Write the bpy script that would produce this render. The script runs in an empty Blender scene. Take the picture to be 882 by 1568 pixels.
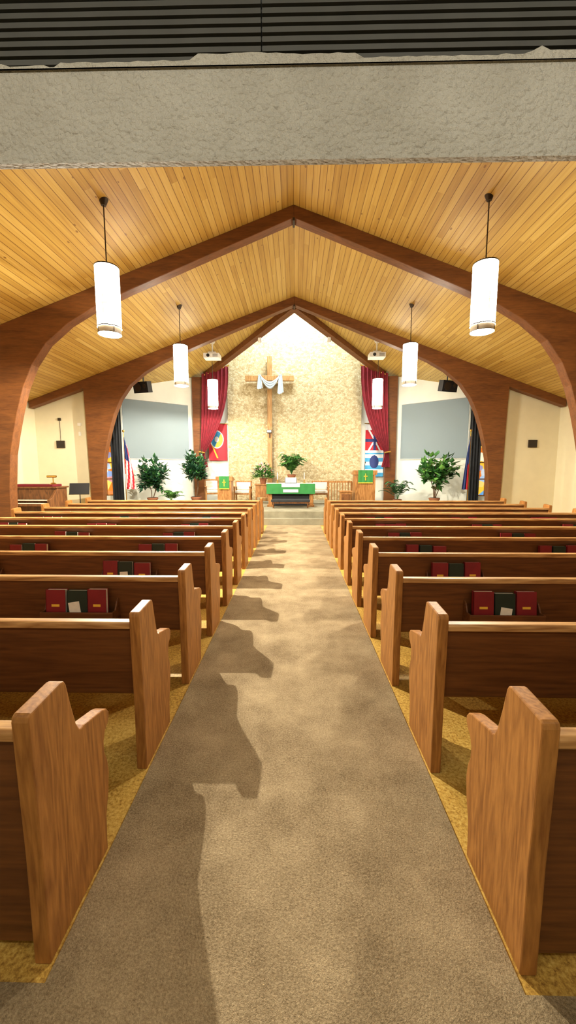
import bpy, bmesh, math, random
from math import sin, cos, pi, radians
from mathutils import Vector, Matrix
random.seed(7)
scn = bpy.context.scene

# ------------------------------------------------------------------ materials
def srgb(r, g, b):
    f = lambda c: (c/255/12.92) if c/255 <= 0.04045 else ((c/255+0.055)/1.055)**2.4
    return (f(r), f(g), f(b), 1)

def newmat(name):
    m = bpy.data.materials.new(name); m.use_nodes = True
    nt = m.node_tree
    return m, nt, nt.nodes['Principled BSDF']

def N(nt, t, **kw):
    n = nt.nodes.new(t)
    for k, v in kw.items(): setattr(n, k, v)
    return n

def math_(nt, op, a, b=None):
    n = N(nt, 'ShaderNodeMath', operation=op)
    for i, v in enumerate((a, b)):
        if v is None: continue
        if isinstance(v, (int, float)): n.inputs[i].default_value = v
        else: nt.links.new(v, n.inputs[i])
    return n.outputs[0]

def ramp(nt, fac, stops):
    r = N(nt, 'ShaderNodeValToRGB')
    e = r.color_ramp.elements
    while len(e) < len(stops): e.new(0.5)
    for i, (p, c) in enumerate(stops):
        e[i].position = p; e[i].color = c
    nt.links.new(fac, r.inputs[0]); return r.outputs[0]

def coords(nt, scale=(1, 1, 1), rand=False):
    tc = N(nt, 'ShaderNodeTexCoord'); mp = N(nt, 'ShaderNodeMapping')
    mp.inputs['Scale'].default_value = scale
    nt.links.new(tc.outputs['Object'], mp.inputs[0])
    if rand:
        oi = N(nt, 'ShaderNodeObjectInfo')
        cm = N(nt, 'ShaderNodeCombineXYZ')
        s = math_(nt, 'MULTIPLY', oi.outputs['Random'], 37.0)
        for i in range(3): nt.links.new(s, cm.inputs[i])
        nt.links.new(cm.outputs[0], mp.inputs['Location'])
    return mp.outputs[0]

def bump(nt, b, height, strength=0.3, dist=0.01):
    n = N(nt, 'ShaderNodeBump'); n.inputs['Strength'].default_value = strength
    n.inputs['Distance'].default_value = dist
    nt.links.new(height, n.inputs['Height']); nt.links.new(n.outputs[0], b.inputs['Normal'])

def noise(nt, vec, scale, detail=4, rough=0.55, dist=0.0):
    n = N(nt, 'ShaderNodeTexNoise')
    n.inputs['Scale'].default_value = scale; n.inputs['Detail'].default_value = detail
    n.inputs['Roughness'].default_value = rough; n.inputs['Distortion'].default_value = dist
    nt.links.new(vec, n.inputs['Vector']); return n.outputs['Fac']

def plain(name, col, rough=0.6, var=0.12, scale=8, bmp=0.0, metal=0.0, bscale=60):
    m, nt, b = newmat(name)
    v = coords(nt)
    f = noise(nt, v, scale)
    c1 = tuple(c*(1-var) for c in col[:3])+(1,); c2 = tuple(min(1, c*(1+var)) for c in col[:3])+(1,)
    nt.links.new(ramp(nt, f, [(0.3, c1), (0.7, c2)]), b.inputs['Base Color'])
    b.inputs['Roughness'].default_value = rough; b.inputs['Metallic'].default_value = metal
    if bmp: bump(nt, b, noise(nt, v, bscale, 3), bmp, 0.006)
    return m

def wood(name, dark, light, scale, rough=0.4, rand=True, bands=2.2, bmp=0.08, rw=0.4):
    """oak-like grain: stretched noise turned into repeating growth rings"""
    m, nt, b = newmat(name)
    v = coords(nt, scale, rand)
    f = noise(nt, v, 1.0, 3, 0.5, 0.3)
    rings = math_(nt, 'PINGPONG', math_(nt, 'MULTIPLY', f, bands*6), 1.0)
    fine = noise(nt, v, 7.0, 4, 0.6)
    mix = math_(nt, 'ADD', math_(nt, 'MULTIPLY', rings, rw), math_(nt, 'MULTIPLY', fine, 1-rw))
    nt.links.new(ramp(nt, mix, [(0.22, dark), (0.72, light)]), b.inputs['Base Color'])
    b.inputs['Roughness'].default_value = rough
    b.inputs['Specular IOR Level'].default_value = 0.35
    bump(nt, b, mix, bmp, 0.004)
    return m

def emis(name, col, strength, base=None):
    m, nt, b = newmat(name)
    v = coords(nt)
    nt.links.new(ramp(nt, noise(nt, v, 3), [(0, tuple(c*0.97 for c in col[:3])+(1,)), (1, col)]), b.inputs['Emission Color'])
    b.inputs['Base Color'].default_value = base or col
    b.inputs['Emission Strength'].default_value = strength
    return m

M = {}
M['pew_end'] = wood('oak_end', srgb(128, 80, 36), srgb(182, 126, 64), (10, 10, 1.1), 0.48, bands=2.6, rw=.26)
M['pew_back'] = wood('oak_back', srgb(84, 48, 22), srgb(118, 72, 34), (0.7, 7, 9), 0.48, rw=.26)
M['pew_cap'] = wood('oak_cap', srgb(148, 100, 54), srgb(208, 162, 104), (0.8, 10, 10), 0.35)
M['seat_wood'] = wood('oak_seat', srgb(124, 80, 40), srgb(168, 118, 64), (0.8, 10, 10), 0.42)
M['beam'] = wood('stained_glulam', srgb(84, 48, 24), srgb(120, 74, 36), (0.8, 9, 5), 0.5, bands=1.0, rw=.25)
M['cross'] = wood('cross_wood', srgb(140, 98, 54), srgb(186, 144, 90), (9, 9, 0.8), 0.5)
M['furn'] = wood('light_oak', srgb(136, 88, 44), srgb(184, 134, 80), (5, 5, 1.2), 0.4)
M['dfurn'] = wood('walnut_furniture', srgb(84, 52, 30), srgb(128, 84, 48), (5, 5, 1.2), 0.4)

def ceiling_mat():
    m, nt, b = newmat('pine_tongue_and_groove')
    tc = N(nt, 'ShaderNodeTexCoord'); sp = N(nt, 'ShaderNodeSeparateXYZ')
    nt.links.new(tc.outputs['Object'], sp.inputs[0])
    px = math_(nt, 'MULTIPLY', sp.outputs[0], 1/0.105)
    pid = math_(nt, 'FLOOR', px); pf = math_(nt, 'FRACT', px)
    wn = N(nt, 'ShaderNodeTexWhiteNoise', noise_dimensions='1D'); nt.links.new(pid, wn.inputs['W'])
    yy = math_(nt, 'ADD', math_(nt, 'MULTIPLY', sp.outputs[1], 1/3.1), math_(nt, 'MULTIPLY', wn.outputs['Value'], 7.0))
    bid = math_(nt, 'FLOOR', yy)
    cm = N(nt, 'ShaderNodeCombineXYZ'); nt.links.new(pid, cm.inputs[0]); nt.links.new(bid, cm.inputs[1])
    w2 = N(nt, 'ShaderNodeTexWhiteNoise', noise_dimensions='3D'); nt.links.new(cm.outputs[0], w2.inputs['Vector'])
    gv = N(nt, 'ShaderNodeCombineXYZ')
    nt.links.new(math_(nt, 'MULTIPLY', sp.outputs[0], 26.0), gv.inputs[0])
    nt.links.new(math_(nt, 'MULTIPLY', sp.outputs[1], 0.9), gv.inputs[1])
    nt.links.new(math_(nt, 'MULTIPLY', w2.outputs['Value'], 90.0), gv.inputs[2])
    g = noise(nt, gv.outputs[0], 1.0, 4, 0.6, 0.4)
    kv = N(nt, 'ShaderNodeCombineXYZ')
    nt.links.new(math_(nt, 'MULTIPLY', sp.outputs[0], 5.0), kv.inputs[0])
    nt.links.new(math_(nt, 'MULTIPLY', sp.outputs[1], 2.6), kv.inputs[1])
    vo = N(nt, 'ShaderNodeTexVoronoi'); vo.inputs['Scale'].default_value = 0.9
    nt.links.new(kv.outputs[0], vo.inputs['Vector'])
    knot = math_(nt, 'LESS_THAN', vo.outputs['Distance'], 0.07)
    val = math_(nt, 'ADD', math_(nt, 'MULTIPLY', w2.outputs['Value'], 0.3), math_(nt, 'MULTIPLY', g, 0.7))
    col = ramp(nt, val, [(0.15, srgb(154, 118, 50)), (0.5, srgb(188, 156, 78)), (0.85, srgb(210, 184, 112))])
    gro = math_(nt, 'LESS_THAN', math_(nt, 'PINGPONG', math_(nt, 'ADD', pf, 0.0), 0.5), 0.045)
    mx = N(nt, 'ShaderNodeMix', data_type='RGBA'); nt.links.new(gro, mx.inputs[0])
    nt.links.new(col, mx.inputs[6]); mx.inputs[7].default_value = srgb(120, 88, 38)
    mk = N(nt, 'ShaderNodeMix', data_type='RGBA'); nt.links.new(math_(nt, 'MULTIPLY', knot, 0.7), mk.inputs[0])
    nt.links.new(mx.outputs[2], mk.inputs[6]); mk.inputs[7].default_value = srgb(106, 68, 28)
    nt.links.new(mk.outputs[2], b.inputs['Base Color'])
    b.inputs['Roughness'].default_value = 0.5
    bump(nt, b, math_(nt, 'SUBTRACT', 1.0, gro), 0.4, 0.006)
    return m
M['pine'] = ceiling_mat()

def carpet_mat(name, a, c):
    m, nt, b = newmat(name)
    v = coords(nt)
    f = math_(nt, 'ADD', math_(nt, 'MULTIPLY', noise(nt, v, 2.6, 5, 0.65), 0.5), math_(nt, 'MULTIPLY', noise(nt, v, 110, 2, 0.8), 0.5))
    nt.links.new(ramp(nt, f, [(0.36, a), (0.64, c)]), b.inputs['Base Color'])
    b.inputs['Roughness'].default_value = 0.95
    b.inputs['Specular IOR Level'].default_value = 0.1
    bump(nt, b, noise(nt, v, 150, 3, 0.8), 0.8, 0.01)
    return m
M['carpet'] = carpet_mat('aisle_carpet', srgb(122, 104, 78), srgb(190, 170, 136))
M['stagecarpet'] = carpet_mat('platform_carpet', srgb(126, 120, 100), srgb(174, 168, 144))

def gold_floor():
    m, nt, b = newmat('speckled_gold_vinyl')
    v = coords(nt)
    f = math_(nt, 'ADD', math_(nt, 'MULTIPLY', noise(nt, v, 1.6, 3), 0.3), math_(nt, 'MULTIPLY', noise(nt, v, 60, 4, 0.75), 0.7))
    nt.links.new(ramp(nt, f, [(0.38, srgb(140, 100, 38)), (0.5, srgb(202, 160, 72)), (0.62, srgb(228, 196, 108))]), b.inputs['Base Color'])
    b.inputs['Roughness'].default_value = 0.5
    return m
M['gold'] = gold_floor()
M['cream'] = plain('cream_plaster', srgb(222, 214, 184), 0.8, 0.03, 3, 0.1)
M['white'] = plain('white_plaster', srgb(222, 224, 214), 0.8, 0.03, 3, 0.1)
M['screen'] = plain('projection_screen_fabric', srgb(124, 138, 144), 0.7, 0.02, 1)
M['black'] = plain('black_metal', srgb(22, 22, 24), 0.5, 0.1)
M['dark'] = plain('dark_bronze', srgb(62, 50, 38), 0.45, 0.1, 8, 0, 0.4)
M['brass'] = plain('brass', srgb(200, 160, 80), 0.3, 0.1, 8, 0, 0.9)
M['paint'] = plain('white_enamel', srgb(225, 225, 220), 0.4, 0.03)

def header_mat():
    m, nt, b = newmat('rough_textured_plaster')
    v = coords(nt)
    vo = N(nt, 'ShaderNodeTexVoronoi'); vo.inputs['Scale'].default_value = 55
    nt.links.new(v, vo.inputs['Vector'])
    n1 = noise(nt, v, 45, 5, 0.65)
    h = math_(nt, 'ADD', math_(nt, 'MULTIPLY', vo.outputs['Distance'], -0.5), n1)
    nt.links.new(ramp(nt, noise(nt, v, 3, 4), [(0.3, srgb(182, 177, 162)), (0.7, srgb(202, 198, 184))]), b.inputs['Base Color'])
    b.inputs['Roughness'].default_value = 0.85
    bump(nt, b, h, 1.0, 0.025)
    return m
M['header'] = header_mat()
M['rib'] = plain('dark_ribbed_metal', srgb(70, 70, 66), 0.5, 0.1)

def stone_mat():
    m, nt, b = newmat('pebble_stone_veneer')
    v = coords(nt, (1, 1, 1.15))
    vo = N(nt, 'ShaderNodeTexVoronoi'); vo.inputs['Scale'].default_value = 14; vo.feature = 'F1'
    vd = N(nt, 'ShaderNodeTexVoronoi'); vd.inputs['Scale'].default_value = 14; vd.feature = 'DISTANCE_TO_EDGE'
    nt.links.new(v, vo.inputs['Vector']); nt.links.new(v, vd.inputs['Vector'])
    sp = N(nt, 'ShaderNodeSeparateColor'); nt.links.new(vo.outputs['Color'], sp.inputs[0])
    f = math_(nt, 'ADD', math_(nt, 'MULTIPLY', sp.outputs[0], 0.45), math_(nt, 'MULTIPLY', noise(nt, v, 26, 4, 0.7), 0.55))
    col = ramp(nt, f, [(0.2, srgb(164, 142, 102)), (0.5, srgb(194, 176, 136)), (0.8, srgb(214, 202, 168))])
    edge = ramp(nt, vd.outputs['Distance'], [(0.0, (0.76, 0.74, 0.7, 1)), (0.1, (1, 1, 1, 1))])
    mx = N(nt, 'ShaderNodeMix', data_type='RGBA', blend_type='MULTIPLY'); mx.inputs[0].default_value = 1
    nt.links.new(col, mx.inputs[6]); nt.links.new(edge, mx.inputs[7])
    nt.links.new(mx.outputs[2], b.inputs['Base Color'])
    b.inputs['Roughness'].default_value = 0.85
    bump(nt, b, math_(nt, 'ADD', vd.outputs['Distance'], math_(nt, 'MULTIPLY', noise(nt, v, 26, 4), 0.3)), 0.6, 0.022)
    return m
M['stone'] = stone_mat()
M['redcloth'] = plain('crimson_velvet', srgb(112, 14, 30), 0.8, 0.2, 6)
M['blackcloth'] = plain('charcoal_curtain', srgb(40, 42, 46), 0.85, 0.2, 6)
M['green'] = plain('green_parament', srgb(48, 132, 66), 0.75, 0.1, 6)
M['linen'] = plain('white_linen', srgb(238, 236, 228), 0.8, 0.03)
M['bluecloth'] = plain('pale_blue_drape', srgb(190, 208, 216), 0.7, 0.05)
M['leaf'] = plain('leaf_green', srgb(52, 106, 48), 0.45, 0.35, 12)
M['leaf2'] = plain('leaf_light_green', srgb(96, 150, 66), 0.45, 0.3, 12)
M['leafd'] = plain('leaf_dark_green', srgb(36, 76, 52), 0.45, 0.3, 12)
M['trunk'] = plain('bark', srgb(96, 70, 46), 0.8, 0.25, 20)
M['pot'] = plain('terracotta', srgb(150, 92, 62), 0.7, 0.1)
M['soil'] = plain('soil', srgb(50, 36, 26), 0.9, 0.2)
M['bookred'] = plain('hymnal_red_cloth', srgb(128, 22, 30), 0.55, 0.12)
M['bookblack'] = plain('hymnal_dark_green_cloth', srgb(22, 44, 34), 0.5, 0.12)
M['pages'] = plain('book_pages', srgb(236, 230, 212), 0.8, 0.05, 40)
M['flagred'] = plain('flag_red', srgb(190, 30, 44), 0.7, 0.05)
M['flagblue'] = plain('flag_blue', srgb(36, 52, 110), 0.7, 0.05)
M['flagwhite'] = plain('flag_white', srgb(236, 236, 236), 0.7, 0.03)
M['yellow'] = plain('banner_gold', srgb(240, 190, 60), 0.7, 0.05)
M['skyb'] = plain('banner_sky_blue', srgb(70, 160, 210), 0.7, 0.05)
M['pink'] = plain('petal_pink', srgb(220, 120, 150), 0.6, 0.15)
M['chairfab'] = plain('ivory_upholstery', srgb(214, 208, 196), 0.8, 0.05)
M['shade'] = emis('frosted_lamp_glass', (1.0, 0.91, 0.72, 1), 25.0)
M['lampcross'] = emis('lamp_emblem', (1.0, 0.86, 0.62, 1), 1.1)

# ------------------------------------------------------------------ mesh builder
class MB:
    def __init__(s): s.v = []; s.f = []; s.m = []; s.sm = []
    def add(s, vs, fs, m=0, smooth=False):
        o = len(s.v); s.v += [tuple(v) for v in vs]
        for i, f in enumerate(fs):
            s.f.append([o+k for k in f]); s.m.append(m[i] if isinstance(m, list) else m); s.sm.append(smooth)
    def box(s, x0, x1, y0, y1, z0, z1, m=0, T=None):
        vs = [Vector(p) for p in [(x0,y0,z0),(x1,y0,z0),(x1,y1,z0),(x0,y1,z0),(x0,y0,z1),(x1,y0,z1),(x1,y1,z1),(x0,y1,z1)]]
        if T: vs = [T @ v for v in vs]
        s.add(vs, [(0,3,2,1),(4,5,6,7),(0,1,5,4),(1,2,6,5),(2,3,7,6),(3,0,4,7)], m)
    def prism(s, prof, a0, a1, axis, m=0):
        n = len(prof)
        if axis == 'x': f = lambda p, a: (a, p[0], p[1])
        elif axis == 'y': f = lambda p, a: (p[0], a, p[1])
        else: f = lambda p, a: (p[0], p[1], a)
        vs = [f(p, a0) for p in prof]+[f(p, a1) for p in prof]
        fs = [tuple(range(n))[::-1], tuple(range(n, 2*n))]+[(i, (i+1) % n, n+(i+1) % n, n+i) for i in range(n)]
        s.add(vs, fs, m)
    def cyl(s, p0, p1, r0, r1=None, n=16, m=0, caps=True, smooth=True):
        r1 = r0 if r1 is None else r1
        p0, p1 = Vector(p0), Vector(p1); d = (p1-p0).normalized()
        a = d.orthogonal().normalized(); b = d.cross(a)
        vs = [p0+(a*cos(2*pi*i/n)+b*sin(2*pi*i/n))*r0 for i in range(n)]+[p1+(a*cos(2*pi*i/n)+b*sin(2*pi*i/n))*r1 for i in range(n)]
        s.add(vs, [(i, (i+1) % n, n+(i+1) % n, n+i) for i in range(n)], m, smooth)
        if caps: s.add(vs, [tuple(range(n))[::-1], tuple(range(n, 2*n))], m)
    def tube(s, pts, r, n=6, m=0):
        for a, b in zip(pts[:-1], pts[1:]): s.cyl(a, b, r, r, n, m)
    def grid(s, fn, nu, nv, m=0, smooth=True, mf=None):
        vs = [fn(i/nu, j/nv) for j in range(nv+1) for i in range(nu+1)]
        fs = []; ms = []
        for j in range(nv):
            for i in range(nu):
                k = j*(nu+1)+i; fs.append((k, k+1, k+nu+2, k+nu+1))
                ms.append(mf((i+.5)/nu, (j+.5)/nv) if mf else m)
        s.add(vs, fs, ms, smooth)
    def sphere(s, c, r, m=0, n=10, sz=1):
        s.grid(lambda u, v: (c[0]+r*sin(pi*v)*cos(2*pi*u), c[1]+r*sin(pi*v)*sin(2*pi*u), c[2]+r*sz*cos(pi*v)), n, n//2+2, m)
    def leaf(s, p, d, L, W, m):
        d = Vector(d).normalized(); side = d.cross(Vector((0, 0, 1)))
        if side.length < .1: side = Vector((1, 0, 0))
        side.normalize(); up = side.cross(d)
        p = Vector(p)
        vs = [p, p+d*L*.4+side*W*.5+up*.01, p+d*L, p+d*L*.4-side*W*.5+up*.01, p+d*L*.45-up*W*.12]
        s.add(vs, [(0, 1, 4), (1, 2, 4), (2, 3, 4), (3, 0, 4)], m)
    def build(s, name, mats, loc=(0, 0, 0), bevel=0, fixn=True, mesh=None):
        me = bpy.data.meshes.new(name)
        me.from_pydata(s.v, [], s.f)
        for k in mats: me.materials.append(M[k])
        for p, mi, sm in zip(me.polygons, s.m, s.sm): p.material_index = mi; p.use_smooth = sm
        if fixn:
            bm = bmesh.new(); bm.from_mesh(me); bmesh.ops.recalc_face_normals(bm, faces=bm.faces); bm.to_mesh(me); bm.free()
        return place(name, me, loc, bevel)

def place(name, me, loc=(0, 0, 0), bevel=0, rot=0):
    ob = bpy.data.objects.new(name, me); ob.location = loc; ob.rotation_euler[2] = rot
    scn.collection.objects.link(ob)
    if bevel:
        b = ob.modifiers.new('bevel', 'BEVEL'); b.width = bevel; b.segments = 2; b.limit_method = 'ANGLE'; b.angle_limit = radians(40)
    return ob

# ------------------------------------------------------------------ room shell
RZ, SL = 6.41, 0.365            # ridge height, roof slope
roofz = lambda x: RZ-SL*abs(x)
PLAT = 0.36

b = MB(); b.box(-7.8, 7.8, -3, 15.5, -0.2, 0.0); b.build('floor', ['gold'])
b = MB()
b.box(-7.75, 7.75, -2.95, 1.04, 0.0, 0.008); b.box(-0.762, 0.762, 1.04, 10.98, 0.0, 0.008)
b.build('carpet_runner', ['carpet'])
b = MB()
b.prism([(11.0, 0.0), (11.0, 0.18), (11.3, 0.18), (11.3, PLAT), (11.5, PLAT), (11.5, 0.0)], -1.3, 1.3, 'x')
b.prism([(-5.5, 11.3), (-1.3, 11.3), (-1.3, 11.5), (1.3, 11.5), (1.3, 11.3), (5.5, 11.3), (5.5, 13.3), (3.8, 14.7), (3.38, 14.7), (3.38, 15.36), (-3.38, 15.36), (-3.38, 14.7), (-3.8, 14.7), (-5.5, 13.3)], 0, PLAT, 'z')
b.build('platform', ['stagecarpet'])

b = MB()
for sx in (1, -1):
    pts = [(0, 1.76), (8.0, 1.76), (8.0, 15.6), (4.0, 15.6), (0, 11.9)]
    lo = [(sx*x, y, roofz(x)) for x, y in pts]; hi = [(sx*x, y, roofz(x)+0.12) for x, y in pts]
    n = 5
    b.add(lo+hi, [tuple(range(n)), tuple(range(n, 2*n))]+[(i, (i+1) % n, n+(i+1) % n, n+i) for i in range(n)])
b.build('ceiling', ['pine'])
b = MB()
for sx in (1, -1):
    vs = [(0, 11.9, RZ), (sx*4.0, 15.6, roofz(4)), (sx*4.0, 15.6, 8.9), (0, 11.9, 8.9)]
    vs2 = [(x, y-0.12, z) for x, y, z in vs]
    b.add(vs+vs2, [(0, 1, 2, 3), (4, 5, 6, 7), (0, 1, 5, 4), (1, 2, 6, 5), (2, 3, 7, 6), (3, 0, 4, 7)])
b.build('wall_clerestory', ['white'])
b = MB(); b.prism([(-4.1, 15.7), (4.1, 15.7), (0, 11.7)], 8.9, 9.0, 'z'); b.build('ceiling_chancel', ['white'])
b = MB()
for sx in (1, -1):
    p0 = Vector((0, 11.82, RZ)); p1 = Vector((sx*3.32, 14.88, roofz(3.32)))
    w = Vector((-sx*0.07, 0.09, 0))
    vs = []
    for p in (p0, p1):
        vs += [p-w, p+w, p+w-Vector((0, 0, .2)), p-w-Vector((0, 0, .2))]
    b.add(vs, [(0, 1, 2, 3), (4, 5, 6, 7), (0, 1, 5, 4), (1, 2, 6, 5), (2, 3, 7, 6), (3, 0, 4, 7)])
b.build('valley_beam', ['beam'])

b = MB(); b.box(-6.2, 6.2, 15.5, 15.65, 0, 8.9); b.build('wall_back', ['white'])
b = MB(); b.box(-2.61, 2.61, 15.38, 15.5, 0, 8.9); b.build('stone_wall_panel', ['stone'])
for nm, sx in (('left', -1), ('right', 1)):
    b = MB(); b.prism([(-3, 0), (-3, 3.55), (11.75, 3.55), (11.75, 0)], sx*7.8, sx*7.95, 'x'); b.build('wall_'+nm, ['cream'])
    b = MB(); b.prism([(sx*6.12, 0), (sx*7.8, 0), (sx*7.8, roofz(7.8)), (sx*6.12, roofz(6.12))], 11.7, 11.82, 'y'); b.build('wall_cross_'+nm, ['cream'])
    A = Vector((sx*6.0, 13.0, 0)); B = Vector((sx*3.85, 14.85, 0)); d = (B-A); nrm = Vector((sx*d.y, -sx*d.x, 0)).normalized()*0.1
    if nrm.y < 0: nrm = -nrm
    b = MB()
    vs = [A, B, Vector((B.x, B.y, roofz(B.x))), Vector((A.x, A.y, roofz(A.x)))]
    b.add(vs+[v+nrm for v in vs], [(0, 1, 2, 3), (4, 5, 6, 7), (0, 1, 5, 4), (1, 2, 6, 5), (2, 3, 7, 6), (3, 0, 4, 7)])
    b.build('wall_angled_'+nm, ['white'])
    u = d.normalized(); L = d.length; off = -nrm.normalized()*0.03
    b = MB()
    P = lambda t, z, o: A+d*t+off*o+Vector((0, 0, z))
    vs = [P(.093, 1.98, 1), P(.93, 1.98, 1), P(.93, 3.95, 1), P(.093, 3.95, 1)]; vs2 = [P(.093, 1.98, .1), P(.93, 1.98, .1), P(.93, 3.95, .1), P(.093, 3.95, .1)]
    b.add(vs+vs2, [(0, 1, 2, 3), (4, 5, 6, 7), (0, 1, 5, 4), (1, 2, 6, 5), (2, 3, 7, 6), (3, 0, 4, 7)])
    for t in (.085, .932):
        b.cyl(P(t, 1.95, 1), P(t, 3.97, 1), .012, None, 6, 1)
    b.cyl(P(.085, 3.97, 1), P(.932, 3.97, 1), .018, None, 6, 1); b.cyl(P(.085, 1.96, 1), P(.932, 1.96, 1), .012, None, 6, 1)
    b.build('projection_screen', ['screen', 'paint'])
    b = MB()
    xa, xb = 6.0, 7.4
    b.box(min(sx*xa, sx*(xa+.04)), max(sx*xa, sx*(xa+.04)), 13.0, 13.12, 0, 4.2)
    b.box(*sorted((sx*(xa+.04), sx*6.72)), 13.0, 13.12, 0, .7); b.box(*sorted((sx*(xa+.04), sx*6.72)), 13.0, 13.12, 2.4, 4.1)
    b.box(*sorted((sx*6.72, sx*xb)), 13.0, 13.12, 0, 3.7)
    b.build('wall_window_'+nm, ['white'])
b = MB(); b.box(-8, 8, -3.15, -3, 0, 3.5); b.build('wall_rear', ['cream'])
b = MB(); b.box(-8, 8, -3.1, 1.55, 3.5, 3.58); b.build('ceiling_narthex', ['white'])
b = MB()
b.prism([(1.5, 2.735), (1.54, 2.745), (1.76, 2.94), (1.76, 3.04), (1.5, 3.04)], -7.8, 7.8, 'x')
top = []
x = -7.8; random.seed(3); lvl = 3.062
while x < 7.8:
    if random.random() < 0.12: lvl = 3.062+random.uniform(-.018, .01)-(.02 if x < -.7 else 0)
    top.append((x, lvl+random.uniform(-.0025, .0025))); x += 0.03
b.prism([(-7.8, 3.03), (7.8, 3.03)]+top[::-1], 1.492, 1.53, 'y')
b.build('header_beam', ['header'])
b = MB(); b.box(-7.8, 7.8, 1.56, 1.70, 3.045, 6.5, 0)
z = 3.062
while z < 3.48:
    b.box(-7.8, -0.085, 1.515, 1.56, z, z+.017); b.box(-0.08, 7.8, 1.515, 1.56, z, z+.017); z += 0.029
b.build('trim_ribbed_track', ['rib'])

# ------------------------------------------------------------------ timber arches
inner = [(0, 6.19), (1.5, 5.60), (3.1, 4.96), (3.8, 4.66), (4.3, 4.38), (4.75, 4.02), (5.05, 3.62), (5.25, 3.2), (5.40, 2.75), (5.52, 2.3), (5.61, 1.9), (5.68, 1.2), (5.72, 0)]
arch = inner+[(6.05, 0), (6.1, 3.2), (6.12, roofz(6.12)-.24), (7.75, roofz(7.75)-.2), (7.75, roofz(7.75)), (0, RZ)]
def make_arch(y, name='timber_arch'):
    b = MB()
    for sx in (1, -1):
        pr = [(sx*x, z) for x, z in arch]
        b.prism(pr, y-.11, y+.11, 'y', 0)
    b.box(-.02, .02, y-.115, y+.115, 6.14, 6.2, 1)
    return b.build(name, ['beam', 'dark'], bevel=0.01)
for y in (3.9, 7.72, 11.5): make_arch(y)
for sx in (1, -1):
    b = MB()
    b.box(*sorted((sx*3.42, sx*3.82)), 14.72, 14.9, 0.0, roofz(3.82)-.02)
    b.build('chancel_post', ['beam'], bevel=0.01)

# ------------------------------------------------------------------ windows
def wmat():
    m, nt, bb = newmat('stained_glass')
    v = coords(nt); vo = N(nt, 'ShaderNodeTexVoronoi'); vo.inputs['Scale'].default_value = 5
    nt.links.new(v, vo.inputs['Vector'])
    sp = N(nt, 'ShaderNodeSeparateColor'); nt.links.new(vo.outputs['Color'], sp.inputs[0])
    c = ramp(nt, sp.outputs[0], [(0.2, srgb(240, 190, 60)), (0.45, srgb(250, 240, 210)), (0.65, srgb(90, 160, 220)), (0.85, srgb(220, 120, 40))])
    nt.links.new(c, bb.inputs['Emission Color']); nt.links.new(c, bb.inputs['Base Color']); bb.inputs['Emission Strength'].default_value = 1.0
    return m
M['glass'] = wmat()
k = 1
for sx in (-1, 1):
    b = MB()
    b.box(*sorted((sx*6.04, sx*6.72)), 13.05, 13.07, .7, 2.4, 0)
    for a in (6.04, 6.36, 6.68): b.box(*sorted((sx*a, sx*(a+.04))), 13.0, 13.06, .7, 2.4, 1)
    for zz in (.7, 1.25, 1.8, 2.36): b.box(*sorted((sx*6.04, sx*6.72)), 13.0, 13.06, zz, zz+.04, 1)
    b.build('window_%d' % k, ['glass', 'furn']); k += 1
    b = MB()
    def cf(u, v, sx=sx): return (sx*(5.72+.38*u), 12.86+.04*sin(u*2*pi*4), 4.2-3.75*v)
    b.grid(cf, 40, 6, 0)
    b.cyl((sx*5.68, 12.86, 4.2), (sx*6.2, 12.86, 4.2), .02, None, 8, 1)
    b.build('window_curtain', ['blackcloth', 'dark'], fixn=False)

# ------------------------------------------------------------------ pews
endp = [(0.0, 0.0), (0.0, .40), (-.012, .875), (-.008, .892), (.004, .898), (.160, .908), (.176, .903), (.186, .885), (.205, .80), (.230, .705), (.248, .672), (.264, .662), (.28, .664),
        (.42, .630), (.452, .616), (.470, .592), (.470, .568), (.455, .545), (.43, .528), (.415, .49), (.416, .44), (.436, .39), (.444, .33), (.43, .24), (.405, .16), (.40, .06), (.40, 0.0)]
racks = (1.56, 3.08, 4.5)
def pew_mesh(sx, rack=True, low=.42):
    b = MB()
    X = lambda a, c: tuple(sorted((sx*a, sx*c)))
    for a in (.775, 5.145):
        x0, x1 = X(a, a+.055); b.prism(endp, x0, x1, 'x', 0)
    x0, x1 = X(2.95, 2.99); b.prism([(.06, 0), (.06, .405), (.40, .415), (.38, .3), (.36, 0)], x0, x1, 'x', 1)
    x0, x1 = X(.83, 5.145)
    b.prism([(.04, low), (.012, .81), (.04, .812), (.068, low)], x0, x1, 'x', 1)
    b.prism([(-.004, .805), (-.006, .835), (.003, .843), (.048, .843), (.056, .835), (.054, .805)], x0, x1, 'x', 2)
    b.prism([(.066, .40), (.066, .43), (.42, .458), (.44, .45), (.445, .43), (.43, .418)], x0, x1, 'x', 3)
    b.box(x0, x1, .37, .39, .34, .415, 1)
    if rack:
        for r in racks:
            x0, x1 = X(r-.27, r+.27)
            b.box(x0, x1, -.09, .036, .525, .54, 1)
            b.box(x0, x1, -.095, -.08, .525, .60, 1)
            for e in (x0, x1-.014):
                b.prism([(-.09, .525), (.035, .50), (.02, .68), (-.01, .66), (-.04, .60), (-.09, .60)], e, e+.014, 'x', 1)
    me = b.build('church_pew', ['pew_end', 'pew_back', 'pew_cap', 'seat_wood'])
    mesh = me.data; bpy.data.objects.remove(me); return mesh
NP = 11
books = MB()
random.seed(11)
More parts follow.
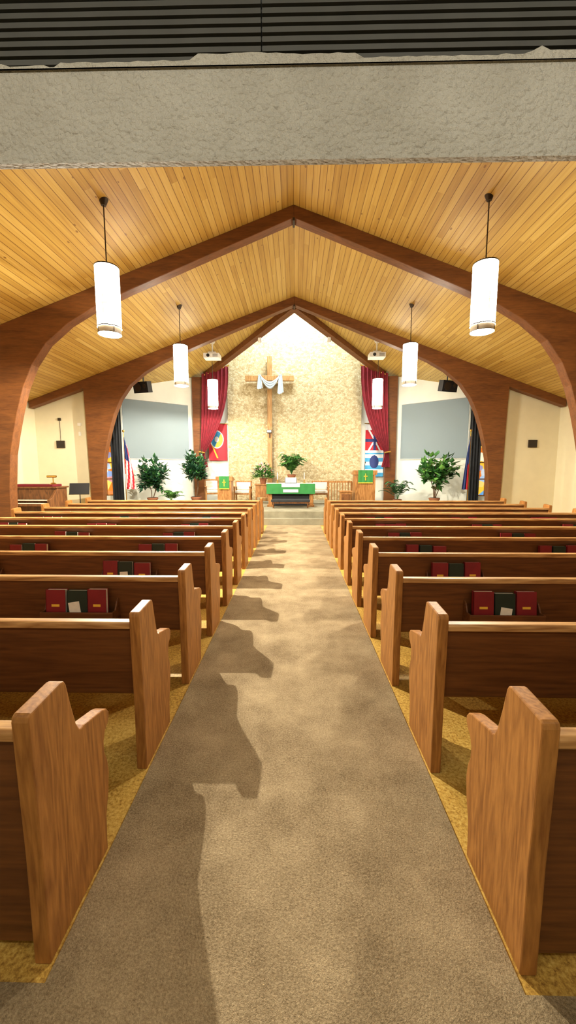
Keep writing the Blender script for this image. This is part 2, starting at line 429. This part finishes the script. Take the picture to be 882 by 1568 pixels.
for sx in (-1, 1):
    me = pew_mesh(sx); me_last = pew_mesh(sx, False, 0.03); me_plain = pew_mesh(sx, False)
    for k in range(NP):
        y = 1.09+.84*k
        place('church_pew', me_last if k == 0 else (me_plain if k == 1 else me), (0, y, 0), 0.006)
        if k < 2: continue
        for ri, r in enumerate(racks):
            n = 3
            x = sx*r-.235
            for i in range(n):
                w = random.uniform(.135, .158); h = random.uniform(.205, .225); t = random.uniform(.03, .04)
                mt = 1 if i == 1 else 0
                if k > 4 and i == 1 and random.random() < .4: mt = 0
                T = Matrix.Translation((x, y-.035, .541)) @ Matrix.Rotation(radians(-random.uniform(3, 6)), 4, 'X')
                books.box(0, w, -t, -t+.004, 0, h, mt, T); books.box(0, w, -.004, 0, 0, h, mt, T)
                books.box(0, .005, -t, 0, 0, h, mt, T); books.box(.005, w-.004, -t+.004, -.004, .004, h-.003, 2, T)
                if mt == 1 and random.random() < .85:
                    T2 = T @ Matrix.Rotation(random.uniform(-.2, .2), 4, 'Y')
                    books.box(w*.2, w*.75, -t-.006, -t-.002, .02, h*.55, 2, T2)
                if mt == 0:
                    books.box(w*.3, w*.7, -t-.0015, -t, h*.42, h*.5, 3, T)
                x += w+random.uniform(.004, .015)
books.build('hymnals', ['bookred', 'bookblack', 'pages', 'yellow'])

# ------------------------------------------------------------------ pendant lamps
LZ0, LZ1, LR = 3.60, 4.52, .166
def lamp_mesh():
    b = MB()
    b.cyl((0, 0, LZ0+.10), (0, 0, LZ1), LR, None, 32, 0, caps=False)
    b.cyl((0, 0, LZ1), (0, 0, LZ1+.015), LR+.004, None, 32, 1)
    b.cyl((0, 0, LZ0+.085), (0, 0, LZ0+.10), LR+.006, None, 32, 1, caps=False)
    b.cyl((0, 0, LZ0), (0, 0, LZ0+.085), LR-.006, None, 32, 3, caps=False)
    b.cyl((0, 0, LZ0), (0, 0, LZ0+.008), LR, None, 32, 1, caps=False)
    for i in range(4):
        a = i*pi/2+pi/4
        b.cyl((LR*cos(a), LR*sin(a), LZ0), (LR*cos(a), LR*sin(a), LZ0+.1), .005, None, 6, 1)
    for s in (-1, 1):
        yy = s*(LR+.006)
        b.box(-.006, .006, min(yy, yy-.004), max(yy, yy+.004), LZ0+.22, LZ0+.50, 2)
        b.box(-.06, .06, min(yy, yy-.004), max(yy, yy+.004), LZ0+.38, LZ0+.392, 2)
    top = roofz(2.72)
    b.cyl((0, 0, LZ1), (0, 0, top), .009, None, 8, 1)
    b.cyl((0, 0, top-.06), (0, 0, top+.03), .035, .07, 16, 1)
    o = b.build('pendant_lamp', ['shade', 'dark', 'lampcross', 'paint']); me = o.data; bpy.data.objects.remove(o); return me
lm = lamp_mesh()
for sx in (-1, 1):
    for i, y in enumerate((5.9, 9.5, 13.1)):
        X = sx*2.72+.02
        o = place('pendant_lamp', lm, (X, y, 0))
        l = bpy.data.lights.new('lamp_bulb', 'POINT'); l.energy = (1600, 850, 320)[i]*(1 if sx < 0 else .36); l.color = (1, .92, .75)
        l.shadow_soft_size = .02 if sx < 0 else .12
        lo = bpy.data.objects.new('lamp_bulb', l); lo.location = (0, 0, LZ0+.012); lo.parent = o; scn.collection.objects.link(lo)

def spot(name, loc, tgt, e, col, ang=100, blend=.8, size=.15):
    l = bpy.data.lights.new(name, 'SPOT'); l.energy = e; l.color = col; l.spot_size = radians(ang); l.spot_blend = blend; l.shadow_soft_size = size
    o = bpy.data.objects.new(name, l); o.location = loc
    o.rotation_euler = (Vector(tgt)-Vector(loc)).to_track_quat('-Z', 'Y').to_euler(); scn.collection.objects.link(o); return o
def area(name, loc, tgt, e, col, sx_, sy_):
    l = bpy.data.lights.new(name, 'AREA'); l.shape = 'RECTANGLE'; l.size = sx_; l.size_y = sy_; l.energy = e; l.color = col
    o = bpy.data.objects.new(name, l); o.location = loc
    o.rotation_euler = (Vector(tgt)-Vector(loc)).to_track_quat('-Z', 'Y').to_euler(); scn.collection.objects.link(o); return o
area('chancel_floodlight', (0, 13.5, 8.2), (0, 15.4, 4.2), 400, (.86, .95, 1), 1.6, .4)
for sx in (-1, 1):
    spot('platform_spotlight', (sx*1.6, 12.0, 5.3), (sx*2.6, 15, 1.6), 190, (1, .96, .85), 95)
    spot('screen_wall_spotlight', (sx*3.3, 11.75, 4.7), (sx*5.0, 14, 2.4), 70, (.95, 1, .97), 110)
area('narthex_header_fill', (0, -.5, 3.2), (0, 1.5, 2.85), 46, (1, .95, .85), 5, .3)  # unseen area light, added behind the camera to brighten the header face

for sx in (-1, 1):
    b = MB(); b.cyl((sx*1.12, 12.9, 5.82), (sx*1.12, 13.05, 5.72), .05, .07, 12, 0); b.cyl((sx*1.12, 12.9, 5.98), (sx*1.12, 12.9, 5.84), .012, None, 6, 0)
    b.build('track_spotlight', ['paint'])

# ------------------------------------------------------------------ projector boxes, speakers
for sx in (-1, 1):
    b = MB(); x = sx*2.52; y = 12.3
    b.cyl((x, y, 5.16), (x, y, roofz(x)-.01), .022, None, 10, 0); b.cyl((x, y, roofz(x)-.06), (x, y, roofz(x)-.0), .06, .09, 14, 0)
    b.box(x-.24, x+.24, y-.19, y+.17, 4.97, 5.11, 0); b.box(x-.12, x+.12, y-.1, y+.1, 5.11, 5.17, 0)
    b.cyl((x-.1, y-.21, 5.04), (x-.1, y-.17, 5.04), .045, .055, 16, 1)
    for i in range(5): b.box(x+.04, x+.2, y-.195, y-.188, 5.0+.018*i, 5.008+.018*i, 1)
    b.build('ceiling_projector', ['paint', 'black'], bevel=.01)
    b = MB(); x = sx*4.68; y = 12.25
    T = Matrix.Translation((x, y, 4.13)) @ Matrix.Rotation(sx*radians(18), 4, 'Z') @ Matrix.Rotation(radians(12), 4, 'X')
    pr = [(-.27, -.15), (.27, -.15), (.2, .15), (-.2, .15)]
    vs = [T @ Vector((p[0], p[1], z)) for z in (-.165, .165) for p in pr]
    b.add(vs, [(0, 1, 2, 3), (4, 5, 6, 7), (0, 1, 5, 4), (1, 2, 6, 5), (2, 3, 7, 6), (3, 0, 4, 7)], 0)
    b.cyl(T @ Vector((-.1, -.165, 0)), T @ Vector((-.1, -.148, 0)), .12, None, 20, 1); b.cyl(T @ Vector((.15, -.165, .03)), T @ Vector((.15, -.148, .03)), .06, None, 16, 1)
    b.cyl((x, y, 4.25), (x, y, roofz(x)-.02), .02, None, 8, 0)
    b.build('loudspeaker', ['black', 'dark'], bevel=.01)

# ------------------------------------------------------------------ cross with drape
b = MB(); cx, cy = -.95, 15.2
b.box(cx-.09, cx+.09, cy-.07, cy+.07, PLAT, 5.85, 0); b.box(cx-.93, cx+.93, cy-.09, cy+.05, 4.93, 5.13, 0)
b.box(cx-.35, cx+.35, cy-.3, cy+.12, PLAT, PLAT+.12, 0)
b.build('wooden_cross', ['cross'], bevel=.012)
b = MB()
def swag(u, v):
    X = -.36+.76*u; s = sin(pi*u)
    Z = 5.15-.28*s**.9-(.02+.26*s)*v+.015*cos(v*6*pi)
    return (cx+X, cy-.13-.05*s-.022*sin(v*6*pi), Z)
b.grid(swag, 40, 30, 0)
for (xc, w0, w1, zb) in ((-.37, .10, .22, 4.60), (.42, .12, .24, 4.42)):
    def tail(u, v, xc=xc, w0=w0, w1=w1, zb=zb):
        w = w0+(w1-w0)*v
        return (cx+xc+(u-.5)*w, cy-.13-.025*sin(u*5*pi)-.02*v, 5.15-(5.15-zb)*v*(1-.16*abs(u-.35)))
    b.grid(tail, 24, 12, 0)
    b.grid(lambda u, v, xc=xc, w0=w0: (cx+xc+(u-.5)*w0*1.1, cy-.12+.2*v, 5.15+.012*sin(u*5*pi)), 12, 3, 0)
b.build('cross_drape', ['bluecloth'], fixn=False)
b = MB(); b.box(cx-.12, cx+.08, cy-.16, cy-.075, 2.98, 3.1, 0); b.box(cx-.1, cx+.06, cy-.165, cy-.16, 3.0, 3.08, 1); b.box(cx-.02,cx,cy-.14,cy-.08,2.8,2.98,0); b.build('cross_plaque', ['dark', 'linen'])

# ------------------------------------------------------------------ red curtains
for sx in (-1, 1):
    b = MB()
    def cf(u, v, sx=sx):
        z = 5.32-3.65*v
        tie = .86
        if v < tie:
            t = v/tie
            inn = 2.42+.95*t**2.3; out = 3.40+.12*t
        else:
            t = (v-tie)/(1-tie); inn = 3.37-.12*t; out = 3.52+.06*t
        x = inn+(out-inn)*u
        if v < .08: z = min(z+0, roofz(x)-.12)
        amp = .05*(1-.5*min(v/tie, 1))
        return (sx*x, 14.55+amp*sin(u*2*pi*7+v*1.5), z)
    b.grid(cf, 84, 40, 0)
    b.cyl((sx*3.34, 14.47, 2.2), (sx*3.56, 14.47, 2.24), .03, None, 8, 1); b.cyl((sx*2.4, 14.6, roofz(2.4)-.16), (sx*3.42, 14.6, roofz(3.42)-.16), .025, None, 8, 1)
    b.build('red_curtain', ['redcloth', 'brass'], fixn=False)

# ------------------------------------------------------------------ banners
b = MB()
def bmf(u, v):
    x = (u-.45); y = (v-.42)*1.5
    r = math.hypot(x, y)
    if v > .93 or v < .04: return 0
    if r < .12: return 3
    if r < .33: return 1 if (x+y*.6) < .08 else 2
    if r < .37: return 3
    if abs(x*1.2-(v-.9)) < .05: return 2
    return 0
b.grid(lambda u, v: (-3.38+.72*u, 15.36+.02*sin(u*9), 3.35-1.42*v), 72, 120, 0, mf=bmf)
b.cyl((-3.42, 15.37, 3.36), (-2.62, 15.37, 3.36), .015, None, 8, 4)
b.build('red_banner', ['flagred', 'skyb', 'yellow', 'flagwhite', 'brass'], fixn=False)
b = MB()
def bmf2(u, v):
    if v < .12: return 1
    if .12 < v < .5: return 2 if (abs(u-.5) < .06 or abs(v-.31) < .03) else (1 if abs(abs(u-.5)*1-abs(v-.31)*1.6) < .05 else 0)
    if v < .55: return 1
    if math.hypot(u-.5, (v-.72)*2) < .25: return 2
    return 3 if int(v*14) % 2 else 1
b.grid(lambda u, v: (2.78+.72*u, 15.36+.02*sin(u*9), 3.35-2.05*v), 60, 120, 0, mf=bmf2)
b.cyl((2.74, 15.37, 3.36), (3.54, 15.37, 3.36), .015, None, 8, 4)
b.build('patterned_banner', ['flagred', 'flagwhite', 'flagblue', 'skyb', 'brass'], fixn=False)

# ------------------------------------------------------------------ flags
def flag(name, x, y, sx, kind, ws=1.0):
    b = MB(); z0 = PLAT
    b.cyl((x, y, z0), (x, y, z0+.05), .13, .1, 20, 0); b.cyl((x, y, z0+.05), (x, y, 2.75), .014, None, 10, 0)
    b.sphere((x, y, 2.79), .04, 0)
    def ff(u, v):
        wdt = (.08+.26*v**.8)*ws
        return (x+sx*(.015+wdt*u), y-.03+.05*sin(u*2*pi*2.5)*(.3+v), 2.62-1.65*v-.30*u*(1-v))
    def mf(u, v):
        if kind == 'us':
            if v < .42 and u < .75: return 3
            return 1 if int((u*1.0+v*.3)*9) % 2 else 2
        if v < .5: return 3
        return 1 if u < .4 else 3
    b.grid(ff, 36, 24, 1, mf=mf)
    b.build(name, ['brass', 'flagred', 'flagwhite', 'flagblue'], fixn=False)
flag('american_flag', -5.36, 12.2, 1, 'us')
flag('christian_flag', 5.46, 12.2, -1, 'x', .55)

# ------------------------------------------------------------------ plants
def pot(b, x, y, z, r, h, m=0, ms=1):
    b.cyl((x, y, z), (x, y, z+h*.85), r*.7, r*.95, 20, m); b.cyl((x, y, z+h*.82), (x, y, z+h), r*1.05, r*1.05, 20, m); b.cyl((x, y, z+h), (x, y, z+h+.005), r*.9, None, 20, ms)
def tree(name, x, y, z, H, cr, ch, n, L, W, leafs, seed, stems=3, pr=.17):
    rnd = random.Random(seed); b = MB(); pot(b, x, y, z, pr, .3)
    cz = z+H-ch/2; tips = []
    for i in range(stems):
        a = rnd.uniform(0, 6.28); p = [Vector((x+.03*cos(a), y+.03*sin(a), z+.3))]
        q = Vector((x+cr*.25*cos(a), y+cr*.25*sin(a), cz-ch*.3)); p += [p[0].lerp(q, .5)+Vector((.03, 0, 0)), q]
        b.tube(p, .014, 6, 2)
        for j in range(9):
            th = rnd.uniform(0, 6.28); ph = rnd.uniform(-1, 1); rr = rnd.uniform(.45, 1)
            t = Vector((x+cr*rr*cos(th)*math.sqrt(1-ph*ph*.8), y+cr*rr*sin(th)*math.sqrt(1-ph*ph*.8), cz+ch*.5*ph*rr))
            b.tube([q, q.lerp(t, .5)+Vector((0, 0, .05)), t], .005, 5, 2); tips.append((q, t))
    for i in range(n):
        q, t = rnd.choice(tips); p = q.lerp(t, rnd.uniform(.35, 1.05))+Vector((rnd.gauss(0, .05), rnd.gauss(0, .05), rnd.gauss(0, .05)))
        d = (t-q).normalized()+Vector((rnd.gauss(0, .7), rnd.gauss(0, .7), rnd.gauss(-.3, .5)))
        b.leaf(p, d, L*rnd.uniform(.7, 1.2), W*rnd.uniform(.7, 1.2), rnd.choice((3, 3, 4)))
    return b.build(name, ['pot', 'soil', 'trunk']+leafs, fixn=False)
def fronds(name, x, y, z, R, Hh, n, seed, leafs, pr=.14, stand=None):
    rnd = random.Random(seed); b = MB(); pot(b, x, y, z, pr, .24)
    for i in range(n):
        a = 2*pi*i/n+rnd.uniform(-.2, .2); R_ = R*rnd.uniform(.6, 1.1); H_ = Hh*rnd.uniform(.5, 1.1)
        pts = []
        for k in range(9):
            t = k/8; pts.append(Vector((x+R_*t*cos(a), y+R_*t*sin(a), z+.24+H_*(1.9*t-1.25*t*t))))
        b.tube(pts, .004, 4, 3)
        for k in range(2, 9):
            dr = (pts[k]-pts[k-1]).normalized(); sd = Vector((-sin(a), cos(a), 0))
            for s in (-1, 1):
                b.leaf(pts[k], dr*.6+sd*s+Vector((0, 0, -.25)), R*.34*(1.1-k/10), .03+R*.05, rnd.choice((3, 4)))
                b.leaf(pts[k].lerp(pts[k-1], .5), dr*.6+sd*s+Vector((0, 0, -.25)), R*.34*(1.1-k/10), .03+R*.05, rnd.choice((3, 4)))
    return b.build(name, ['pot', 'soil', 'trunk']+leafs, fixn=False)
tree('potted_fig_tree', -4.72, 12.75, PLAT, 1.6, .48, 1.1, 1100, .2, .1, ['leafd', 'leaf'], 1)
tree('potted_rubber_tree', -3.35, 13.1, PLAT, 1.8, .44, 1.0, 1000, .18, .1, ['leafd', 'leaf'], 2)
tree('potted_ficus_tree', 4.62, 12.75, PLAT, 1.8, .66, 1.25, 460, .24, .17, ['leaf', 'leaf2'], 3, stems=4)
fronds('potted_palm', 3.45, 12.9, PLAT, .56, .8, 18, 4, ['leaf', 'leafd'])
fronds('spider_plant', -3.95, 12.3, PLAT, .38, .42, 20, 5, ['leaf2', 'leaf'], .11)
b = MB(); fx, fy = -1.12, 13.9
b.box(fx-.3, fx+.3, fy-.2, fy+.2, 1.02, 1.07, 0); b.box(fx-.26, fx+.26, fy-.17, fy+.17, .6, 1.02, 0)
for a in (-1, 1):
    for c in (-1, 1): b.box(fx+a*.25-.02, fx+a*.25+.02, fy+c*.15-.02, fy+c*.15+.02, PLAT, .62, 0)
b.build('plant_stand', ['furn'], bevel=.006)
b = MB(); pot(b, fx, fy, 1.07, .13, .2); rnd = random.Random(9)
for i in range(420):
    a = rnd.uniform(0, 6.28); e = rnd.uniform(-.1, 1.4); r = rnd.uniform(.1, .36)
    b.leaf((fx+r*cos(a)*cos(e), fy+r*sin(a)*cos(e), 1.3+r*1.3*sin(e)), (cos(a), sin(a), rnd.uniform(-.4, .8)), .18, .06, rnd.choice((2, 3)))
for i in range(34):
    a = rnd.uniform(0, 6.28); e = rnd.uniform(0, 1.4); r = rnd.uniform(.3, .42)
    c = (fx+r*cos(a)*cos(e), fy+r*sin(a)*cos(e), 1.3+r*1.3*sin(e))
    for q in range(5): b.leaf(c, (cos(q*1.256), -.3+.2*sin(q), sin(q*1.256)), .06, .05, rnd.choice((4, 5)))
b.build('flower_arrangement', ['pot', 'soil', 'leaf', 'leaf2', 'pink', 'linen'], fixn=False)
b = MB(); px_, py_ = -.1, 14.3
b.cyl((px_, py_, PLAT), (px_, py_, PLAT+.04), .2, .17, 20, 0); b.cyl((px_, py_, PLAT+.04), (px_, py_, 1.12), .05, .04, 12, 0); b.cyl((px_, py_, 1.12), (px_, py_, 1.16), .2, None, 20, 0)
b.build('plant_pedestal', ['furn'])
fronds('boston_fern', px_, py_, 1.16, .54, .95, 60, 6, ['leaf', 'leaf2'], .16)

# ------------------------------------------------------------------ furniture on the platform
b = MB(); tx, ty = -.11, 13.0; tz = PLAT+.76
b.box(tx-.8, tx+.8, ty-.3, ty+.3, tz-.04, tz, 0)
for a in (-1, 1):
    b.box(tx+a*.68-.06, tx+a*.68+.06, ty-.22, ty+.22, PLAT, tz-.04, 0); b.box(tx+a*.68-.1, tx+a*.68+.1, ty-.28, ty+.28, PLAT, PLAT+.06, 0)
b.box(tx-.68, tx+.68, ty-.24, ty-.2, tz-.18, tz-.04, 0)
b.box(tx-.82, tx+.82, ty-.31, ty+.31, tz+.001, tz+.008, 1)
b.grid(lambda u, v: (tx-.80+1.6*u, ty-.315-.012*abs(sin(u*22)), tz+.01-.34*v), 60, 4, 2)
b.grid(lambda u, v: (tx-.30+.6*u, ty-.337-.004*sin(u*22), tz+.012-.12*v), 40, 3, 1)
b.box(tx-.25, tx+.25, ty-.345, ty-.34, tz-.28, tz-.18, 1)
b.box(tx-.70, tx+.70, ty-.15, ty-.1, PLAT+.03, tz-.25, 3)  # black sheet standing in for the shade under the tabletop
b.build('communion_table', ['furn', 'linen', 'green', 'blackcloth'], fixn=False)
b = MB()
T = Matrix.Translation((tx, ty-.05, tz+.10)) @ Matrix.Rotation(radians(35), 4, 'X')
b.box(-.18, -.005, -.13, .13, 0, .025, 1, T); b.box(.005, .18, -.13, .13, 0, .025, 1, T); b.box(-.2, .2, -.14, .14, -.012, 0, 0, T); b.box(tx-.1, tx+.1, ty-.02, ty+.1, tz+.01, tz+.09, 2)
b.build('open_bible', ['black', 'pages', 'furn'])
for a in (-.45, .45):
    b = MB(); c0 = tz+.009
    b.cyl((tx+a, ty, c0), (tx+a, ty, c0+.017), .06, .05, 16, 0); b.cyl((tx+a, ty, c0+.017), (tx+a, ty, tz+.1), .014, None, 10, 0); b.cyl((tx+a, ty, tz+.1), (tx+a, ty, tz+.13), .025, .03, 14, 0); b.cyl((tx+a, ty, tz+.13), (tx+a, ty, tz+.36), .013, .012, 12, 1); b.cyl((tx+a, ty, tz+.36), (tx+a, ty, tz+.385), .006, .0015, 8, 1)
    b.build('altar_candle', ['brass', 'linen'])
b = MB(); b.box(tx-.62, tx+.62, 12.2, 12.5, PLAT+.2, PLAT+.27, 1); b.box(tx-.6, tx+.6, 12.22, 12.48, PLAT+.15, PLAT+.2, 0)
for a in (-1, 1): b.prism([(12.24, PLAT), (12.22, PLAT+.16), (12.48, PLAT+.16), (12.46, PLAT), (12.4, PLAT+.06), (12.3, PLAT+.06)], tx+a*.55-.02, tx+a*.55+.02, 'x', 0)
b.build('kneeling_bench', ['dfurn', 'blackcloth'], bevel=.008)

def podium(name, x, y, w, dp, h, wood_):
    b = MB(); z = PLAT
    b.box(x-w/2-.03, x+w/2+.03, y-dp/2-.03, y+dp/2+.03, z, z+.07, 0)
    b.box(x-w/2, x+w/2, y-dp/2, y+dp/2, z+.07, z+h-.14, 0)
    for a in (-1, 1): b.box(x+a*(w/2-.03)-.03, x+a*(w/2-.03)+.03, y-dp/2-.015, y-dp/2, z+.07, z+h-.14, 0)
    b.prism([(y-dp/2-.04, z+h-.14), (y-dp/2-.04, z+h), (y-dp/2+.02, z+h), (y+dp/2+.03, z+h-.1), (y+dp/2+.03, z+h-.14)], x-w/2-.05, x+w/2+.05, 'x', 0)
    b.grid(lambda u, v: (x-w*.36+w*.72*u, y-dp/2-.05-.006*sin(u*18), z+h+.005-.42*v), 24, 8, 1)
    b.box(x-w*.36, x+w*.36, y-dp/2-.05, y-dp/2+.1, z+h, z+h+.006, 1)
    b.box(x-.012, x+.012, y-dp/2-.064, y-dp/2-.058, z+h-.32, z+h-.1, 2); b.box(x-.06, x+.06, y-dp/2-.064, y-dp/2-.058, z+h-.2, z+h-.176, 2)
    b.grid(lambda u, v: (x-w*.36+w*.72*u, y-dp/2-.057-.006*sin(u*18), z+h-.385-.035*v), 24, 1, 2)
    return b.build(name, [wood_, 'green', 'yellow'], fixn=False)
podium('lectern', -2.3, 12.9, .46, .4, 1.0, 'furn')
podium('pulpit', 2.32, 12.9, .66, .5, 1.2, 'furn')
b = MB(); b.tube([(2.32, 12.9, 1.53), (2.32, 12.82, 1.72), (2.32, 12.72, 1.8)], .007, 6, 0); b.cyl((2.32, 12.72, 1.8), (2.32, 12.68, 1.83), .014, .02, 10, 0); b.build('gooseneck_microphone', ['black'])
def chair(name, x, y, w, h, fab, rot=0):
    b = MB(); z = 0; s = w/2
    for a in (-1, 1):
        b.box(a*s-.025, a*s+.025, -.25, -.2, z, z+.62, 0); b.box(a*s-.025, a*s+.025, .2, .25, z, z+h, 0)
        b.box(a*s-.035, a*s+.035, -.28, .22, z+.6, z+.635, 0)
    b.box(-s, s, -.25, .22, z+.34, z+.4, 0); b.box(-s+.03, s-.03, -.27, .2, z+.4, z+.48, 1)
    b.box(-s+.02, s-.02, .17, .24, z+.5, z+h-.03, 1); b.box(-s-.02, s+.02, .19, .26, z+h-.03, z+h+.02, 0)
    me = b.build(name, ['furn', 'chairfab'], (x, y, PLAT), .012); me.rotation_euler[2] = rot
chair('clergy_armchair', -1.83, 13.75, .55, .80, 'f'); chair('clergy_armchair', .93, 13.75, .55, .80, 'f'); chair('clergy_armchair', -2.95, 13.9, .5, .85, 'f', .3)
b = MB(); b.box(1.15, 1.98, 13.18, 13.26, PLAT+.78, PLAT+.84, 0); b.box(1.15, 1.98, 13.19, 13.25, PLAT+.08, PLAT+.13, 0)
for i in range(9): b.cyl((1.19+.094*i, 13.22, PLAT+.13), (1.19+.094*i, 13.22, PLAT+.78), .014, None, 8, 0)
for xx in (1.15, 1.94): b.box(xx, xx+.05, 13.19, 13.25, PLAT, PLAT+.8, 0)
b.build('wooden_railing', ['furn'])
b = MB(); b.box(1.5, 1.85, 12.45, 12.8, PLAT, PLAT+.5, 0); b.box(1.47, 1.88, 12.42, 12.83, PLAT+.5, PLAT+.54, 0); b.box(1.53, 1.82, 12.435, 12.45, PLAT+.06, PLAT+.44, 1); b.build('side_cabinet', ['furn', 'dfurn'], bevel=.006)
def music_stand(x, y, z, rot=0):
    b = MB()
    for i in range(3): a = i*2.09; b.cyl((0, 0, .12), (.25*cos(a), .25*sin(a), .01), .01, None, 6, 0)
    b.cyl((0, 0, .1), (0, 0, 1.0), .012, None, 8, 0)
    T = Matrix.Translation((0, -.03, 1.05)) @ Matrix.Rotation(radians(-22), 4, 'X')
    b.box(-.25, .25, -.006, .006, -.14, .18, 0, T); b.box(-.25, .25, -.05, .006, -.15, -.138, 0, T)
    o = b.build('music_stand', ['black'], (x, y, z)); o.rotation_euler[2] = rot
music_stand(-5.95, 10.6, 0, .3)
b = MB(); ox, oy = -6.75, 9.8
b.box(ox-.62, ox+.62, oy+.05, oy+.5, 0, 1.12, 0); b.box(ox-.66, ox+.66, oy-.02, oy+.54, 1.12, 1.16, 0)
for a in (-1, 1): b.prism([(oy-.32, 0), (oy-.32, .84), (oy-.2, .9), (oy+.05, 1.12), (oy+.05, 0)], ox+a*.62-.03, ox+a*.62+.03, 'x', 0)
b.box(ox-.6, ox+.6, oy-.3, oy+.05, .68, .74, 0); b.box(ox-.56, ox+.56, oy-.29, oy-.16, .74, .76, 1); b.box(ox-.56, ox+.56, oy-.14, oy-.01, .81, .83, 1)
b.box(ox-.55, ox+.55, oy-.0, oy+.4, 1.162, 1.22, 2); b.box(ox-.5, ox+.5, oy-.3, oy+.3, .03, .07, 0)
b.build('organ_console', ['dfurn', 'pages', 'redcloth'], bevel=.008)
b = MB(); b.box(-6.35, -5.85, 8.95, 9.25, .48, .54, 0)
for a in (-6.33, -5.91):
    for c in (8.97, 9.19): b.box(a, a+.04, c, c+.04, 0, .48, 0)
b.build('organ_bench', ['furn'], bevel=.006)
b = MB(); b.cyl((-6.3, 10.0, 1.22), (-6.3, 10.0, 1.26), .09, .04, 16); b.cyl((-6.3, 10.0, 1.26), (-6.3, 10.0, 1.42), .012, None, 8); b.cyl((-6.42, 9.95, 1.42), (-6.18, 9.95, 1.42), .03, None, 10); b.build('brass_desk_lamp', ['brass'])
for sx in (-1, 1):
    b = MB(); b.box(sx*7.05-.12, sx*7.05+.12, 11.65, 11.7, 2.24, 2.46, 0)
    for i in range(6): b.box(sx*7.05-.1, sx*7.05+.1, 11.64, 11.65, 2.262+.033*i, 2.275+.033*i, 1)
    b.build('wall_vent_grille', ['dark', 'black'])
b = MB(); b.tube([(-7.05, 11.69, 2.46), (-7.05, 11.69, 3.1)], .006, 6); b.box(-7.09, -7.01, 11.66, 11.7, 3.05, 3.13); b.build('wall_cable', ['dark'])
b = MB(); b.box(-6.5, -6.4, 11.66, 11.7, 2.9, 2.98); b.box(-6.48, -6.42, 11.66, 11.7, 2.6, 2.72); b.tube([(-6.45, 11.69, 2.9), (-6.45, 11.69, 2.72)], .005, 6); b.build('thermostat', ['linen'], bevel=.004)

# ------------------------------------------------------------------ world, camera
w = bpy.data.worlds.new('World'); scn.world = w; w.use_nodes = True
w.node_tree.nodes['Background'].inputs[0].default_value = (.6, .7, .8, 1); w.node_tree.nodes['Background'].inputs[1].default_value = .3
cam = bpy.data.cameras.new('Camera'); co = bpy.data.objects.new('Camera', cam); scn.collection.objects.link(co)
co.location = (.0375, 0, 1.65); co.rotation_euler = (radians(90-6.57), 0, radians(1.07))
cam.sensor_fit = 'VERTICAL'; cam.sensor_height = 36; cam.sensor_width = 36; cam.lens = 590/1568*36; cam.clip_start = .02
scn.camera = co
scn.view_settings.view_transform = 'Standard'
scn.view_settings.look = 'None'
scn.view_settings.exposure = 0
